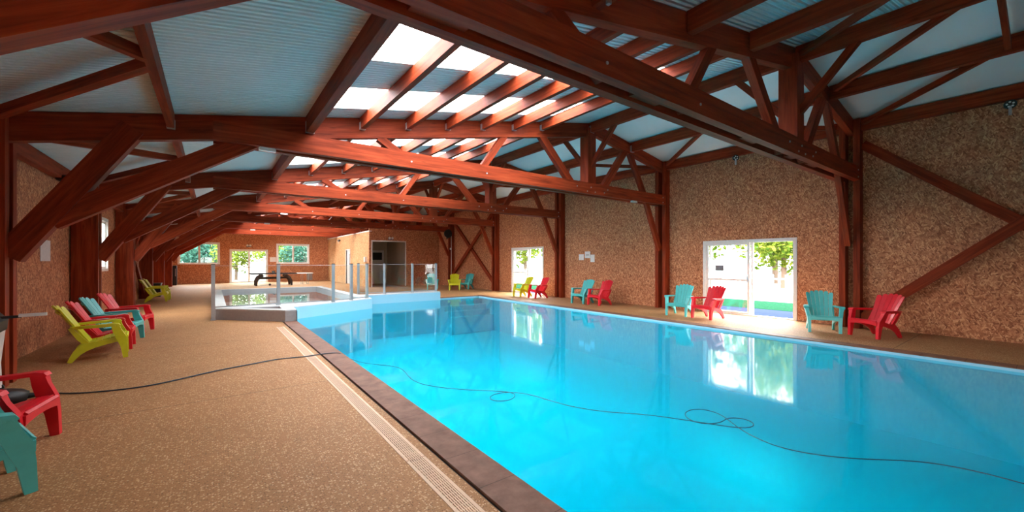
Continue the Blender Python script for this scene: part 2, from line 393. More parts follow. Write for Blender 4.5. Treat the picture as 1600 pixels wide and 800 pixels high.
# raised wading pool
OUT = [(0.05, 13.37), (1.5, 11.88), (1.76, 11.85), (1.78, 12.64), (4.395, 14.04), (4.45, 15.4), (7.65, 15.4), (7.65, 15.75), (4.45, 15.75), (4.45, 22.45), (0.05, 22.45)]
INN = [(0.3, 13.75), (1.9, 13.62), (2.6, 13.66), (4.12, 14.45), (4.15, 22.1), (0.3, 22.1)]
PIT = [(0.62, 13.08), (1.48, 12.24), (1.5, 13.1)]
bm = bmesh.new(); plate(bm, OUT, [INN, PIT], -0.1, 0.27)
wp = struct(link('wading_pool', bm, 'grey_wall'), 'raised shallow pool with grey wall behind the glass fence')
bm = bmesh.new(); plate(bm, OUT, [INN, PIT], 0.27, 0.30); o = link('rim', bm, 'rim', wp); o['label'] = 'pale white rim'
bm = bmesh.new()
t2 = tessellate_polygon([[Vector((x, y, 0)) for x, y in INN]])
vv = [bm.verts.new((x, y, -0.25)) for x, y in INN]
for a, b, c in t2: bm.faces.new((vv[a], vv[b], vv[c]))
for k in range(len(INN)):
    (x0, y0), (x1, y1) = INN[k], INN[(k + 1) % len(INN)]
    d = Vector((x1 - x0, y1 - y0, 0)).normalized(); n = Vector((-d.y, d.x, 0)) * 0.004
    bm.faces.new([bm.verts.new(p) for p in ((x0 + n.x, y0 + n.y, -0.25), (x1 + n.x, y1 + n.y, -0.25), (x1 + n.x, y1 + n.y, 0.28), (x0 + n.x, y0 + n.y, 0.28))])
link('lining', bm, 'liner_grey', wp)
bm = bmesh.new(); plate(bm, [(0.6, 13.11), (1.5, 12.2), (1.52, 13.13)], [], -0.02, 0.02); link('pit_floor', bm, 'dark', wp)
bm = bmesh.new(); vv = [bm.verts.new((x, y, 0.17)) for x, y in INN]
for a, b, c in t2: bm.faces.new((vv[a], vv[b], vv[c]))
tag(link('wading_water', bm, 'water2', sheet=True), 'shallow clear water in the raised pool behind the glass fence', 'water', kind='stuff')

# walls
WT = 0.15
D1 = (4.06, 6.54, 0.0, 2.17); D2 = (14.15, 16.6, 0.0, 2.24)
struct(link('wall_right', panel([YB, YF], [0, 4.94], [D1, D2], lambda u, v, w: (XR + w, u, v), WT), 'osb'))
W3 = (14.75, 16.62, 1.28, 2.78); LD = (-6.3, -0.9, 0.0, 2.5)  # LD: out-of-view opening, added to let daylight onto the near end
struct(link('wall_left', panel([YB, YF], [0, 3.40], [W3, LD], lambda u, v, w: (XL - w, u, v), WT), 'osb'))
def end_wall(name, y, s, holes):
    bm = panel([XL, XR], [0, 3.25], holes, lambda u, v, w: (u, y + s * w, v), WT)
    pr = [(XL, 3.25), (XR, 3.25), (XR, roof(XR) + 0.02), (RIDGE, roof(RIDGE) + 0.02), (XL, roof(XL) + 0.02)]
    A = [bm.verts.new((x, y, z)) for x, z in pr]; B = [bm.verts.new((x, y + s * WT, z)) for x, z in pr]
    bm.faces.new(A); bm.faces.new(B[::-1])
    for k in range(5): bm.faces.new((A[k], A[(k + 1) % 5], B[(k + 1) % 5], B[k]))
    return struct(link(name, bm, 'osb'))
FW1 = (-1.95, 0.38, 1.36, 2.92); FD = (0.98, 3.36, 0.0, 2.46); FW2 = (3.96, 6.24, 1.38, 2.94)
end_wall('wall_far', YF, 1, [FW1, FD, FW2])
NW = (-2.2, 0.0, 0.9, 2.4)  # added opening behind the camera, brightens the nearest truss on the left
end_wall('wall_near', YB, -1, [NW])
# changing-room block in the far right corner
RX, RY = 7.64, 24.9
DW = (7.83, 9.9, 0.0, 2.8)
struct(link('wall_front', panel([RX, XR], [0, 3.9], [DW], lambda u, v, w: (u, RY + w, v), 0.12), 'osb'), 'strand board wall with a doorway, behind the three chairs')
SD = (29.2, 30.2, 0.0, 2.36)
struct(link('wall_side', panel([RY + 0.121, YF], [0, 3.4], [SD], lambda u, v, w: (RX + w, u, v), 0.12), 'osb_pale'), 'paler strand board side wall of the corner room')
struct(link('trim_3', bx(RX - 0.02, RX + 0.14, RY - 0.01, YF, 3.4, 3.45), 'white'))
bm = bmesh.new()
for a in ((7.76, 7.83, RY - 0.02, RY + 0.14, 0, 2.87), (9.9, 9.97, RY - 0.02, RY + 0.14, 0, 2.87), (7.83, 9.9, RY - 0.02, RY + 0.14, 2.8, 2.87)): box(bm, *a)
struct(link('trim_4', bm, 'white'), 'pale frame round the open doorway')
struct(link('wall_inner', bx(RX + 0.12, XR, 28.5, 28.6, 0, 3.4), 'beige')); struct(link('wall_passage', bx(10.0, 10.1, RY + 0.12, 28.5, 0, 3.4), 'beige'))
struct(link('ceiling_room', bx(RX + 0.12, XR, RY + 0.12, YF, 3.4, 3.5), 'beige'))

# ceiling and roof
holes = [(SKX0, SKX1, y + a, y + b) for y in SKY_BAYS for a, b in STRIPS if y + b < YF]
struct(link('ceiling', panel([XL - 0.3, RIDGE], [YB - 0.15, YF + 0.15], holes, lambda u, v, w: (u, v, roof(u) + w), 0.07), 'ceil'), 'pale blue ribbed metal roof underside on the low side')
struct(link('ceiling_high', panel([RIDGE, XR + 0.3], [YB - 0.15, YF + 0.15], [], lambda u, v, w: (u, v, roof(u) + w), 0.07), 'ceil_flat'), 'pale blue smooth roof underside on the right of the ridge')
n = 1
for y in SKY_BAYS:
    for a, b in STRIPS:
        if y + b > YF: continue
        struct(link('window_%d' % n, panel([SKX0 - 0.05, SKX1 + 0.05], [y + a - 0.05, y + b + 0.05], [], lambda u, v, w: (u, v, roof(u) + 0.075 + w), 0.006), 'poly'), 'white translucent skylight strip'); n += 1
# daylight portals at the openings (guide the sky light indoors)
def portal(name, loc, rot, sx, sy):
    l = bpy.data.lights.new(name, 'AREA'); l.shape = 'RECTANGLE'; l.size = sx; l.size_y = sy; l.cycles.is_portal = True
    o = bpy.data.objects.new(name, l); COL.objects.link(o); o.location = loc; o.rotation_euler = rot
sl = math.atan(0.19); xm = (SKX0 + SKX1) / 2
for y in SKY_BAYS:
    for a, b in STRIPS:
        if y + b < YF: portal('skylight_portal', (xm, y + (a + b) / 2, roof(xm) + 0.1), (0, -sl, 0), (SKX1 - SKX0) / math.cos(sl), b - a)
for d in (D1, D2): portal('door_portal', (XR + 0.2, (d[0] + d[1]) / 2, (d[2] + d[3]) / 2), (0, R(90), 0), d[3] - d[2], d[1] - d[0])
for d in (FW1, FD, FW2): portal('window_portal', ((d[0] + d[1]) / 2, YF + 0.2, (d[2] + d[3]) / 2), (R(-90), 0, 0), d[1] - d[0], d[3] - d[2])
portal('door_portal', (XL - 0.2, (LD[0] + LD[1]) / 2, LD[3] / 2), (0, R(-90), 0), LD[3], LD[1] - LD[0])
portal('window_portal', ((NW[0] + NW[1]) / 2, YB - 0.2, 1.65), (R(90), 0, 0), 2.2, 1.5)
portal('window_portal', (XL - 0.2, (W3[0] + W3[1]) / 2, (W3[2] + W3[3]) / 2), (0, R(-90), 0), W3[3] - W3[2], W3[1] - W3[0])

# ------------------------------------------------------------------ glazed doors and windows
def glazed(name, hole, P, sashes, label, mids=(), fw=0.07, kind='window'):
    """P(u, v, d) maps wall coordinates to space (d into the room)"""
    u0, u1, v0, v1 = hole
    def bar(bm, a, b, c, d, n0, n1):
        p = [P(a, c, n0), P(b, d, n1)]
        lo = [min(p[0][k], p[1][k]) for k in range(3)]; hi = [max(p[0][k], p[1][k]) for k in range(3)]
        box(bm, lo[0], hi[0], lo[1], hi[1], lo[2], hi[2])
    bm = bmesh.new()
    bar(bm, u0 - 0.02, u0 + fw, v0, v1 + 0.02, -0.12, 0.02); bar(bm, u1 - fw, u1 + 0.02, v0, v1 + 0.02, -0.12, 0.02)
    bar(bm, u0 + fw, u1 - fw, v1 - fw, v1 + 0.02, -0.12, 0.02)
    b0 = 0.03 if v0 == 0 else fw
    bar(bm, u0 + fw, u1 - fw, v0, v0 + b0, -0.12, 0.02)
    root = struct(link(name, bm, 'white'), label)
    for k, (a, b, dpt) in enumerate(sashes):
        bm = bmesh.new(); s = 0.06; lo, hi = v0 + b0, v1 - fw
        bar(bm, a, a + s, lo, hi, dpt - 0.04, dpt); bar(bm, b - s, b, lo, hi, dpt - 0.04, dpt)
        bar(bm, a + s, b - s, lo, lo + s, dpt - 0.04, dpt); bar(bm, a + s, b - s, hi - s, hi, dpt - 0.04, dpt)
        for mz in mids: bar(bm, a + s, b - s, mz - 0.03, mz + 0.03, dpt - 0.035, dpt - 0.005)
        sa = link('sash', bm, 'white', root)
        bm = bmesh.new(); bar(bm, a + s, b - s, lo + s, hi - s, dpt - 0.022, dpt - 0.018); link('pane', bm, 'glass', sa)
    return root
PRr = lambda u, v, d: (XR - d, u, v)
PFf = lambda u, v, d: (u, YF - d, v)
PLl = lambda u, v, d: (XL + d, u, v)
d = glazed('door_1', D1, PRr, [(5.22, 6.47, -0.02), (5.14, 6.40, -0.075)], 'white sliding glass door, slid half open, between the near chairs', mids=(1.02,))
bm = bx(XR - 0.03, XR + 0.0, 5.25, 5.275, 0.95, 1.15); link('handle', bm, 'alu', d)
bm = bx(XR + 0.037, XR + 0.04, 5.95, 6.2, 1.28, 1.45); link('notice_plate', bm, 'ink', d)
d = glazed('door_2', D2, PRr, [(15.3, 16.53, -0.02), (15.22, 16.46, -0.075)], 'white sliding glass door, half open, behind the lime and red chairs', mids=(1.02,))
link('handle', bx(XR - 0.03, XR + 0.0, 15.33, 15.36, 0.95, 1.15), 'alu', d)
glazed('door_3', FD, PFf, [(1.05, 2.17, -0.03), (2.17, 3.29, -0.03)], 'white double glass door in the far wall', mids=(1.15,))
glazed('added_door', LD, PLl, [(-6.23, -4.5, -0.03), (-4.5, -2.7, -0.03), (-2.7, -0.97, -0.03)], 'white glazed door added in the left wall behind the viewer for its daylight')  # added behind the camera as a daylight source for the near end
glazed('window_14', NW, lambda u, v, d: (u, YB + d, v), [(-2.13, -1.1, -0.03), (-1.1, -0.07, -0.03)], 'white window added in the near end wall for its daylight')  # unseen window, put in so light reaches camera-facing timber
glazed('window_11', FW1, PFf, [(-1.88, -0.785, -0.03), (-0.785, 0.31, -0.03)], 'white window left of the far glass door')
glazed('window_12', FW2, PFf, [(4.03, 5.1, -0.03), (5.1, 6.17, -0.03)], 'white window right of the far glass door')
glazed('window_13', W3, PLl, [(14.82, 15.7, -0.03), (15.7, 16.55, -0.03)], 'white window in the dark left wall')
# white leaf door in the side wall, door with dark light in the corridor
bm = bmesh.new()
for a in ((RX - 0.02, RX + 0.13, 29.13, 29.2, 0, 2.43), (RX - 0.02, RX + 0.13, 30.2, 30.27, 0, 2.43), (RX - 0.02, RX + 0.13, 29.2, 30.2, 2.36, 2.43)): box(bm, *a)
d = struct(link('door_4', bm, 'white'), 'white door in the pale side wall')
lf = link('leaf', bev(bx(RX + 0.05, RX + 0.09, 29.2, 30.2, 0.01, 2.36), 0.004), 'white', d)
link('pane', bx(RX + 0.045, RX + 0.052, 29.35, 29.6, 1.35, 2.1), 'ink', lf); link('handle', bx(RX + 0.0, RX + 0.05, 29.28, 29.31, 1.0, 1.03), 'alu', lf)
bm = bmesh.new()
for a in ((8.6, 8.72, 28.42, 28.5, 0, 2.35), (9.62, 9.74, 28.42, 28.5, 0, 2.35), (8.72, 9.62, 28.42, 28.5, 2.2, 2.35), (8.72, 9.62, 28.42, 28.5, 1.2, 1.68)): box(bm, *a)
d = struct(link('door_5', bm, 'white'), 'white door with a dark upper pane inside the open doorway')
link('pane', bx(8.72, 9.62, 28.45, 28.49, 1.68, 2.2), 'black', d); link('leaf', bx(8.72, 9.62, 28.45, 28.49, 0, 1.2), 'white', d)

# ------------------------------------------------------------------ timber trusses
ORD = ['hidden', 'nearest', 'second', 'third', 'fourth', 'fifth', 'sixth', 'seventh']
def truss(k, y):
    what = {0: 'roof truss of stained timber behind the viewer', 1: 'nearest roof truss, big dark brown beam crossing the top right of the photo'}.get(
        k, '%s roof truss from the viewer, reddish brown timber over the pool' % ORD[k])
    e = tag(empty('roof_truss', (0, y, 0)), what, 'roof truss', 'timber roof trusses across the hall')
    for s in (-1, 1):
        beam('post', (XL + 0.23, s * 0.125, 0), (XL + 0.23, s * 0.125, roof(XL + 0.3) - 0.02), 0.13, 0.42, e, up=(1, 0, 0))
        beam('post', (XR - 0.14, s * 0.135, 0), (XR - 0.14, s * 0.135, roof(XR - 0.14) - 0.03), 0.12, 0.25, e, up=(1, 0, 0))
        beam('tie_beam', (0.0, s * 0.133, 3.59), (XR - 0.27, s * 0.133, 3.59), 0.125, 0.31, e)
    beam('rafter', (XL + 0.12, 0, roof(XL + 0.12) - 0.2), (RIDGE, 0, roof(RIDGE) - 0.2), 0.135, 0.37, e)
    beam('rafter', (RIDGE - 0.1, 0, roof(RIDGE) - 0.18), (XR - 0.05, 0, roof(XR - 0.05) - 0.19), 0.13, 0.33, e)
    beam('king_post', (8.54, 0, 3.47), (8.54, 0, 5.3), 0.30, 0.32, e, up=(1, 0, 0))
    for p, q, w in (((2.6, 3.98), (3.35, 3.52), 0.15), ((5.62, 4.58), (4.85, 3.52), 0.15), ((6.75, 4.82), (8.05, 3.5), 0.2), ((10.25, 5.05), (9.0, 3.5), 0.2)):
        beam('web_strut', (p[0], 0, p[1]), (q[0], 0, q[1]), 0.12, w, e)
    beam('brace', (10.35, 0, 4.98), (11.13, 0, 3.7), 0.12, 0.17, e); beam('brace', (11.08, 0, 3.8), (11.98, 0, 1.95), 0.11, 0.17, e)
    beam('brace', (-2.08, 0, 1.62), (-0.92, 0, 3.46), 0.20, 0.27, e); beam('brace', (-1.72, 0, 2.10), (0.60, 0, 3.60), 0.158, 0.27, e)
    for p in ((8.3, 3.5), (8.45, 3.62), (8.62, 3.5), (9.0, 3.52), (9.15, 3.62), (7.9, 3.6), (11.9, 3.5), (11.9, 3.66), (5.0, 3.56), (3.2, 3.56)):
        link('bolt', cy((p[0], -0.205, p[1]), (p[0], -0.185, p[1]), 0.018, n=8), 'galv', e)
    for q in (1.2, 3.9, 6.6, 9.4): beam('spacer_block', (q, 0, 3.58), (q + 0.5, 0, 3.58), 0.138, 0.2, e)
    return e
for k, y in enumerate(TY): truss(k, y)

# purlins, bay by bay; each a timber of its own
BAYS = [(YB, TY[0])] + [(TY[i], TY[i + 1]) for i in range(7)] + [(TY[7], YF)]
POS = ['first', 'second', 'third', 'fourth', 'fifth', 'sixth', 'seventh', 'eighth', 'ninth', 'tenth', 'eleventh']
BAYN = ['behind the viewer', 'overhead in front of the nearest truss', 'behind the nearest truss', 'behind the second truss', 'behind the third truss', 'behind the fourth truss', 'behind the fifth truss', 'behind the sixth truss', 'against the far wall']
for bi, (a, b) in enumerate(BAYS):
    xs = [-2.36, -0.5, 1.36, 3.16, 4.94, 6.72, 8.55, 10.38, 12.16]
    if any(abs(a - s) < 0.01 for s in SKY_BAYS): xs = [-2.36, -0.5, 1.36, 2.26, 3.16, 4.05, 4.94, 5.83, 6.72, 8.55, 10.38, 12.16]
    for i, x in enumerate(xs):
        big = x in (1.36, 8.55, 10.38, 12.16)
        w, h = (0.12, 0.28) if big else (0.085, 0.215)
        if x == -2.36: w, h = 0.13, 0.24
        if bi == 1 and x > 3: w, h = 0.12, 0.28
        z = roof(x) - h / 2 - 0.012 - 0.19 * w / 2
        ya, yb = a + (0.085 if bi else 0.0), b - (0.085 if bi < 8 else 0.0)
        if x in (-2.36, 12.16): ya += 0.11; yb -= 0.11
        e = empty('roof_purlin', (x, (a + b) / 2, z))
        if x == -2.36: lb = 'long timber along the top of the left wall, %s' % BAYN[bi]
        elif x == 12.16: lb = 'long timber along the top of the right wall, %s' % BAYN[bi]
        else: lb = '%s lengthwise roof beam from the left, %s' % (POS[i - 1], BAYN[bi])
        tag(e, lb, 'roof beam', 'lengthwise roof beams between the trusses')
        beam('timber', (0, ya - (a + b) / 2, 0), (0, yb - (a + b) / 2, 0), w, h, e)
        if 2 <= bi <= 4 and x not in (-2.36, 12.16):
            for yy in (ya + 0.012, yb - 0.012):
                bm = bmesh.new()
                for s in (-1, 1): box(bm, s * (w / 2 + 0.003) - 0.003, s * (w / 2 + 0.003) + 0.003, -0.035, 0.035, -h / 2, h / 2 - 0.09)
                box(bm, -w / 2 - 0.006, w / 2 + 0.006, -0.035, 0.035, -h / 2 - 0.006, -h / 2)
                o = link('hanger', bm, 'galv', e); o.location = (0, yy + (0.025 if yy < (a + b) / 2 else -0.025) - (a + b) / 2, 0); o['label'] = 'galvanised joist hanger'
# wind braces in the roof plane, knee braces to the king posts
def roof_brace(p, q, lb, w=0.09, h=0.11, dz=0.17):
    a = Vector((p[0], p[1], roof(p[0]) - dz)); b = Vector((q[0], q[1], roof(q[0]) - dz)); m = (a + b) / 2
    e = beam('roof_brace', a, b, w, h); tag(e, lb, 'brace', 'slanting roof braces')
for bi, (a, b) in enumerate(BAYS[1:6], 1):
    m = (a + b) / 2
    roof_brace((-2.2, b - 0.3), (-0.52, m + 0.12), 'slanting far brace under the low left roof, %s' % BAYN[bi])
    roof_brace((-2.2, a + 0.3), (-0.52, m - 0.05), 'slanting near brace under the low left roof, %s' % BAYN[bi])
    roof_brace((12.05, b - 0.25), (10.45, m + 0.15), 'slanting far brace beside the right wall, %s' % BAYN[bi], 0.08, 0.1)
    roof_brace((12.05, a + 0.25), (10.45, m - 0.05), 'slanting near brace beside the right wall, %s' % BAYN[bi], 0.08, 0.1)
    if bi == 1:
        roof_brace((10.25, b - 0.2), (8.65, m + 0.3), 'slanting brace beside the ridge, overhead at the top right', 0.08, 0.1)
        roof_brace((8.45, b - 0.2), (6.8, m + 0.6), 'slanting brace left of the ridge at the top edge', 0.08, 0.1)
        e = beam('roof_brace', (8.6, 0.46, roof(8.8) - 0.2), (10.35, 0.46, roof(10.35) - 0.2), 0.07, 0.14); tag(e, 'short cross beam between ridge and side beam, top right corner', 'brace', 'slanting roof braces')
for k, y in enumerate(TY):
    for s in (-1, 1):
        if (k == 0): continue
        e = beam('knee_brace', (8.55, y + s * 0.95, roof(8.55) - 0.27), (8.55, y + s * 0.12, 4.25), 0.09, 0.12)
        tag(e, '%s slanting strut from ridge beam down to the king post of the %s truss' % ('near' if s < 0 else 'far', ORD[k]), 'brace', 'knee braces at the king posts')
# crossed bracing on the long walls
def wall_cross(x, a, b, z0, z1, where):
    s = -1 if x > 0 else 1
    tag(beam('wall_brace', (x, a, z0), (x, b, z1), 0.09, 0.2), 'diagonal timber on the %s, rising away from the viewer' % where, 'brace', 'crossed timbers on the long walls')
    tag(beam('wall_brace', (x + s * 0.1, a, z1), (x + s * 0.1, b, z0), 0.09, 0.2), 'diagonal timber on the %s, falling away from the viewer' % where, 'brace', 'crossed timbers on the long walls')
def wc(x, a, b, za, zb, lb): tag(beam('wall_brace', (x, a, za), (x, b, zb), 0.09, 0.2), lb, 'brace', 'crossed timbers on the long walls')
wc(12.24, 2.70, -1.9, 4.30, 0.30, 'diagonal timber on the near right wall, falling toward the photo edge')
wc(12.14, 2.70, -1.9, 0.22, 4.30, 'diagonal timber on the near right wall, rising from behind the red chair')
wc(12.24, 22.7, 18.1, 4.05, 0.35, 'diagonal timber on the far right wall, falling toward the viewer')
wc(12.14, 22.7, 18.1, 0.70, 4.2, 'diagonal timber on the far right wall behind the far chairs, rising toward the viewer')
wc(-2.44, 22.7, 18.1, 2.9, 0.3, 'diagonal timber on the left wall, falling toward the viewer')
wc(-2.34, 22.7, 18.1, 0.3, 2.9, 'diagonal timber on the left wall behind the lime chairs, rising toward the viewer')

# ------------------------------------------------------------------ glass fence round the raised pool
def fence(name, pts, label, base):
    e = tag(empty(name, (pts[0][0], pts[0][1], 0)), label, 'fence', 'glass pool fences')
    o0 = Vector((pts[0][0], pts[0][1], 0))
    for k, (x, y, z0) in enumerate(pts):
        p = Vector((x, y, z0)) - o0
        pb = bev(bx(-0.042, 0.042, -0.03, 0.03, 0, 1.47 - z0), 0.008); po = link('post', pb, 'alu', e); po.location = p
        if k: po.rotation_euler = (0, 0, math.atan2(y - pts[k - 1][1], x - pts[k - 1][0]))
        link('cap', bev(bx(-0.044, 0.044, -0.032, 0.032, 1.47 - z0, 1.49 - z0), 0.005), 'dark', po)
        link('foot', bx(-0.055, 0.055, -0.045, 0.045, 0, 0.025), 'alu', po)
        if k:
            x0, y0, z1 = pts[k - 1]; a = Vector((x0, y0, 0)) - o0; b = p.copy(); b.z = 0; d = (b - a); L = d.length; zb = max(z0, z1) + 0.06
            g = link('pane', bx(0.035, L - 0.035, -0.005, 0.005, zb, 1.44), 'glass', e); g.location = a; g.rotation_euler = (0, 0, math.atan2(d.y, d.x))
            q_ = link('edge', bx(0.035, L - 0.035, -0.006, 0.006, 1.44, 1.447), 'rim', g)
            r = link('rail', bx(0.035, L - 0.035, -0.012, 0.012, zb - 0.03, zb), 'alu', e); r.location = a; r.rotation_euler = (0, 0, math.atan2(d.y, d.x))
    return e
fence('glass_fence', [(0.0, 13.30, 0.0), (1.52, 13.42, 0.30), (3.0, 13.38, 0.30), (3.63, 13.72, 0.30), (4.25, 14.12, 0.30)], 'clear glass fence with grey posts on the front of the raised pool', 0)
fence('glass_fence', [(4.52, 16.1, 0.0), (5.36, 15.58, 0.30), (6.5, 15.58, 0.30), (7.55, 15.58, 0.30)], 'clear glass fence with grey posts on the low blue wall at the far pool end', 0)

# ------------------------------------------------------------------ slotted drain
for k in range(13):
    y0 = -2.0 + k + (0.0 if k == 0 else 0.004); y1 = -1.0 + k - 0.004
    bm = bmesh.new()
    for x0, x1 in ((1.203, 1.228), (1.332, 1.357)): box(bm, x0, x1, y0, y1, -0.03, 0.002)
    for i in range(6): box(bm, 1.236 + i * 0.0165, 1.245 + i * 0.0165, y0, y1, -0.02, 0.001)
    yy = y0
    while yy < y1: box(bm, 1.228, 1.332, yy, min(yy + 0.012, y1), -0.024, -0.002); yy += 0.05
    nth = ['closest to the viewer', 'second', 'third', 'fourth', 'fifth', 'sixth', 'seventh', 'eighth', 'ninth', 'tenth', 'eleventh', 'twelfth'][max(0, k - 3)] if k >= 3 else 'below the photo edge'
    o = link('drain_grate', bm, 'drain'); tag(o, 'beige slotted drain grate section beside the pool, %s%s' % (nth, '' if k <= 3 else ' from the viewer'), 'drain grate', 'drain grate sections in a row')

# ------------------------------------------------------------------ adirondack chairs
def sweep(bm, pts):
    """pts: (x, y, z, half width across, half thickness) along a path; squared section"""
    rings = []
    for k, (x, y, z, hw, ht) in enumerate(pts):
        a = pts[max(0, k - 1)]; b = pts[min(len(pts) - 1, k + 1)]
        d = Vector((b[0] - a[0], b[1] - a[1], b[2] - a[2])).normalized()
        s = Vector((0, 1, 0)); s = (s - d * s.dot(d)).normalized(); n = d.cross(s)
        c = Vector((x, y, z))
        rings.append([bm.verts.new(c + s * i * hw + n * j * ht) for i, j in ((-1, -1), (1, -1), (1, 1), (-1, 1))])
    for A, B in zip(rings, rings[1:]):
        for i in range(4): bm.faces.new((A[i], A[(i + 1) % 4], B[(i + 1) % 4], B[i]))
    bm.faces.new(rings[0][::-1]); bm.faces.new(rings[-1])
def chair_proto():
    e = empty('adirondack_chair')
    # seat: curved slats
    bm = bmesh.new()
    prof = [(0.365, 0.335), (0.335, 0.36), (0.25, 0.352), (0.16, 0.332), (0.07, 0.305), (-0.02, 0.275), (-0.12, 0.24)]
    for (x0, z0), (x1, z1) in zip(prof, prof[1:]):
        d = Vector((x1 - x0, 0, z1 - z0)).normalized() * 0.006
        hw0 = 0.235 + 0.02 * x0; hw1 = 0.235 + 0.02 * x1
        sweep(bm, [(x0 + d.x, 0, z0 + d.z, hw0, 0.011), (x1 - d.x, 0, z1 - d.z, hw1, 0.011)])
    for s in (-1, 1): sweep(bm, [(x, s * 0.225, z - 0.02, 0.012, 0.018) for x, z in prof[1:]])
    link('seat', bev(bm, 0.004), 'red', e)
    # backrest: fan of slats with an arched top
    bm = bmesh.new(); B0 = Vector((-0.095, 0, 0.215)); ax = Vector((-0.525, 0, 0.85)).normalized(); nrm = Vector((ax.z, 0, -ax.x)); LEN = 0.77
    def bp(t, y, off=0.0):
        return B0 + ax * (t * LEN) + nrm * (off + 0.9 * y * y) + Vector((0, y, 0))
    for i in range(6):
        c = i - 2.5
        yb, yt = c * 0.062, c * 0.090; wb, wt = 0.0285, 0.0418
        top = 1.0 - 0.016 * c * c
        lv = [0.0, 0.3, 0.6, top - 0.05, top - 0.015, top]; wf = [1, 1, 1, 1, 0.78, 0.35]
        prev = None
        for t, f in zip(lv, wf):
            yc = yb + (yt - yb) * t; hw = (wb + (wt - wb) * t) * f
            ring = [bm.verts.new(bp(t, yc + s * hw, o)) for s, o in ((-1, 0.0), (1, 0.0), (1, 0.018), (-1, 0.018))]
            if prev:
                for q in range(4): bm.faces.new((prev[q], prev[(q + 1) % 4], ring[(q + 1) % 4], ring[q]))
            else: bm.faces.new(ring[::-1])
            prev = ring
        bm.faces.new(prev)
    for t, hh, wd in ((0.10, 0.05, 0.17), (0.46, 0.032, 0.225), (0.86, 0.022, 0.215)):
        prev = None
        for q in range(9):
            y = -wd + 2 * wd * q / 8; tt = t - (0.012 * (y / 0.09) ** 2 if t > 0.8 else 0)
            ring = [bm.verts.new(bp(tt + a, y, o)) for a, o in ((-hh, -0.016), (hh, -0.016), (hh, 0.001), (-hh, 0.001))]
            if prev:
                for z in range(4): bm.faces.new((prev[z], prev[(z + 1) % 4], ring[(z + 1) % 4], ring[z]))
            else: bm.faces.new(ring[::-1])
            prev = ring
        bm.faces.new(prev)
    link('backrest', bev(bm, 0.004), 'red', e)
    for s in (-1, 1):
        bm = bmesh.new()
        sweep(bm, [(0.265, s * 0.315, 0.525, 0.045, 0.014), (0.25, s * 0.315, 0.548, 0.052, 0.015), (0.20, s * 0.313, 0.558, 0.054, 0.014), (0.1, s * 0.305, 0.552, 0.048, 0.013), (-0.1, s * 0.285, 0.545, 0.042, 0.013), (-0.27, s * 0.245, 0.54, 0.036, 0.013)])
        sweep(bm, [(0.22, s * 0.352, 0.545, 0.008, 0.022), (0.1, s * 0.345, 0.538, 0.008, 0.02), (-0.24, s * 0.275, 0.528, 0.008, 0.018)])
        link('armrest', bev(bm, 0.005), 'red', e)
        bm = bmesh.new()
        sweep(bm, [(0.212, s * 0.315, 0.55, 0.042, 0.045), (0.235, s * 0.30, 0.45, 0.030, 0.052), (0.285, s * 0.278, 0.33, 0.030, 0.060), (0.315, s * 0.270, 0.20, 0.028, 0.043), (0.335, s * 0.268, 0.0, 0.026, 0.030)])
        link('leg', bev(bm, 0.006), 'red', e)
        bm = bmesh.new()
        sweep(bm, [(0.30, s * 0.242, 0.305, 0.016, 0.030), (0.12, s * 0.238, 0.272, 0.016, 0.034), (-0.02, s * 0.232, 0.245, 0.017, 0.046), (-0.13, s * 0.230, 0.215, 0.018, 0.062), (-0.205, s * 0.235, 0.145, 0.018, 0.050), (-0.255, s * 0.24, 0.065, 0.019, 0.036), (-0.29, s * 0.242, 0.0, 0.020, 0.026)])
        sweep(bm, [(-0.10, s * 0.222, 0.26, 0.016, 0.03), (-0.18, s * 0.226, 0.36, 0.016, 0.034), (-0.285, s * 0.236, 0.53, 0.016, 0.022)])
        link('leg', bev(bm, 0.005), 'red', e)
    bm = bmesh.new()
    prev = None
    for q in range(9):
        y = -0.262 + 0.524 * q / 8; lo = 0.262 + 0.028 * (1 - (y / 0.262) ** 2)
        ring = [bm.verts.new(p) for p in ((0.335, y, lo), (0.36, y, lo), (0.362, y, 0.338), (0.337, y, 0.338))]
        if prev:
            for z in range(4): bm.faces.new((prev[z], prev[(z + 1) % 4], ring[(z + 1) % 4], ring[z]))
        else: bm.faces.new(ring[::-1])
        prev = ring
    bm.faces.new(prev); link('apron', bev(bm, 0.004), 'red', e)
    return e
CH = chair_proto(); CH_KIDS = [o for o in bpy.data.objects if o.parent == CH]
used = [False]
def chair(fx, fy, face, colour, label, group):
    """fx, fy: middle of the front feet; face: direction it looks"""
    a = math.atan2(face[1], face[0])
    if not used[0]: r, kids = CH, CH_KIDS; used[0] = True
    else:
        r = CH.copy(); COL.objects.link(r); kids = []
        for c in CH_KIDS:
            q = c.copy(); COL.objects.link(q); q.parent = r; kids.append(q)
    r.location = (fx - math.cos(a) * 0.335, fy - math.sin(a) * 0.335, 0.0); r.rotation_euler = (0, 0, a)
    for q in kids:
        q.material_slots[0].link = 'OBJECT'; q.material_slots[0].material = M[colour]
    return tag(r, label, 'chair', group)
GR = 'resin garden chairs along the right wall'; GL = 'resin garden chairs along the left wall'; GF = 'resin garden chairs at the far end of the pool'
chair(10.71, 3.0, (-0.9, -0.40), 'turquoise', 'turquoise slatted garden chair just right of the big glass door', GR)
chair(10.76, 2.36, (-0.9, 0.40), 'red', 'red slatted garden chair under the diagonal wall timber, nearest on the right side', GR)
chair(10.62, 6.46, (-0.97, -0.20), 'turquoise', 'turquoise slatted garden chair beside the post left of the big glass door', GR)
chair(10.62, 5.72, (-1.0, 0.10), 'red', 'red slatted garden chair in front of the big glass door left half', GR)
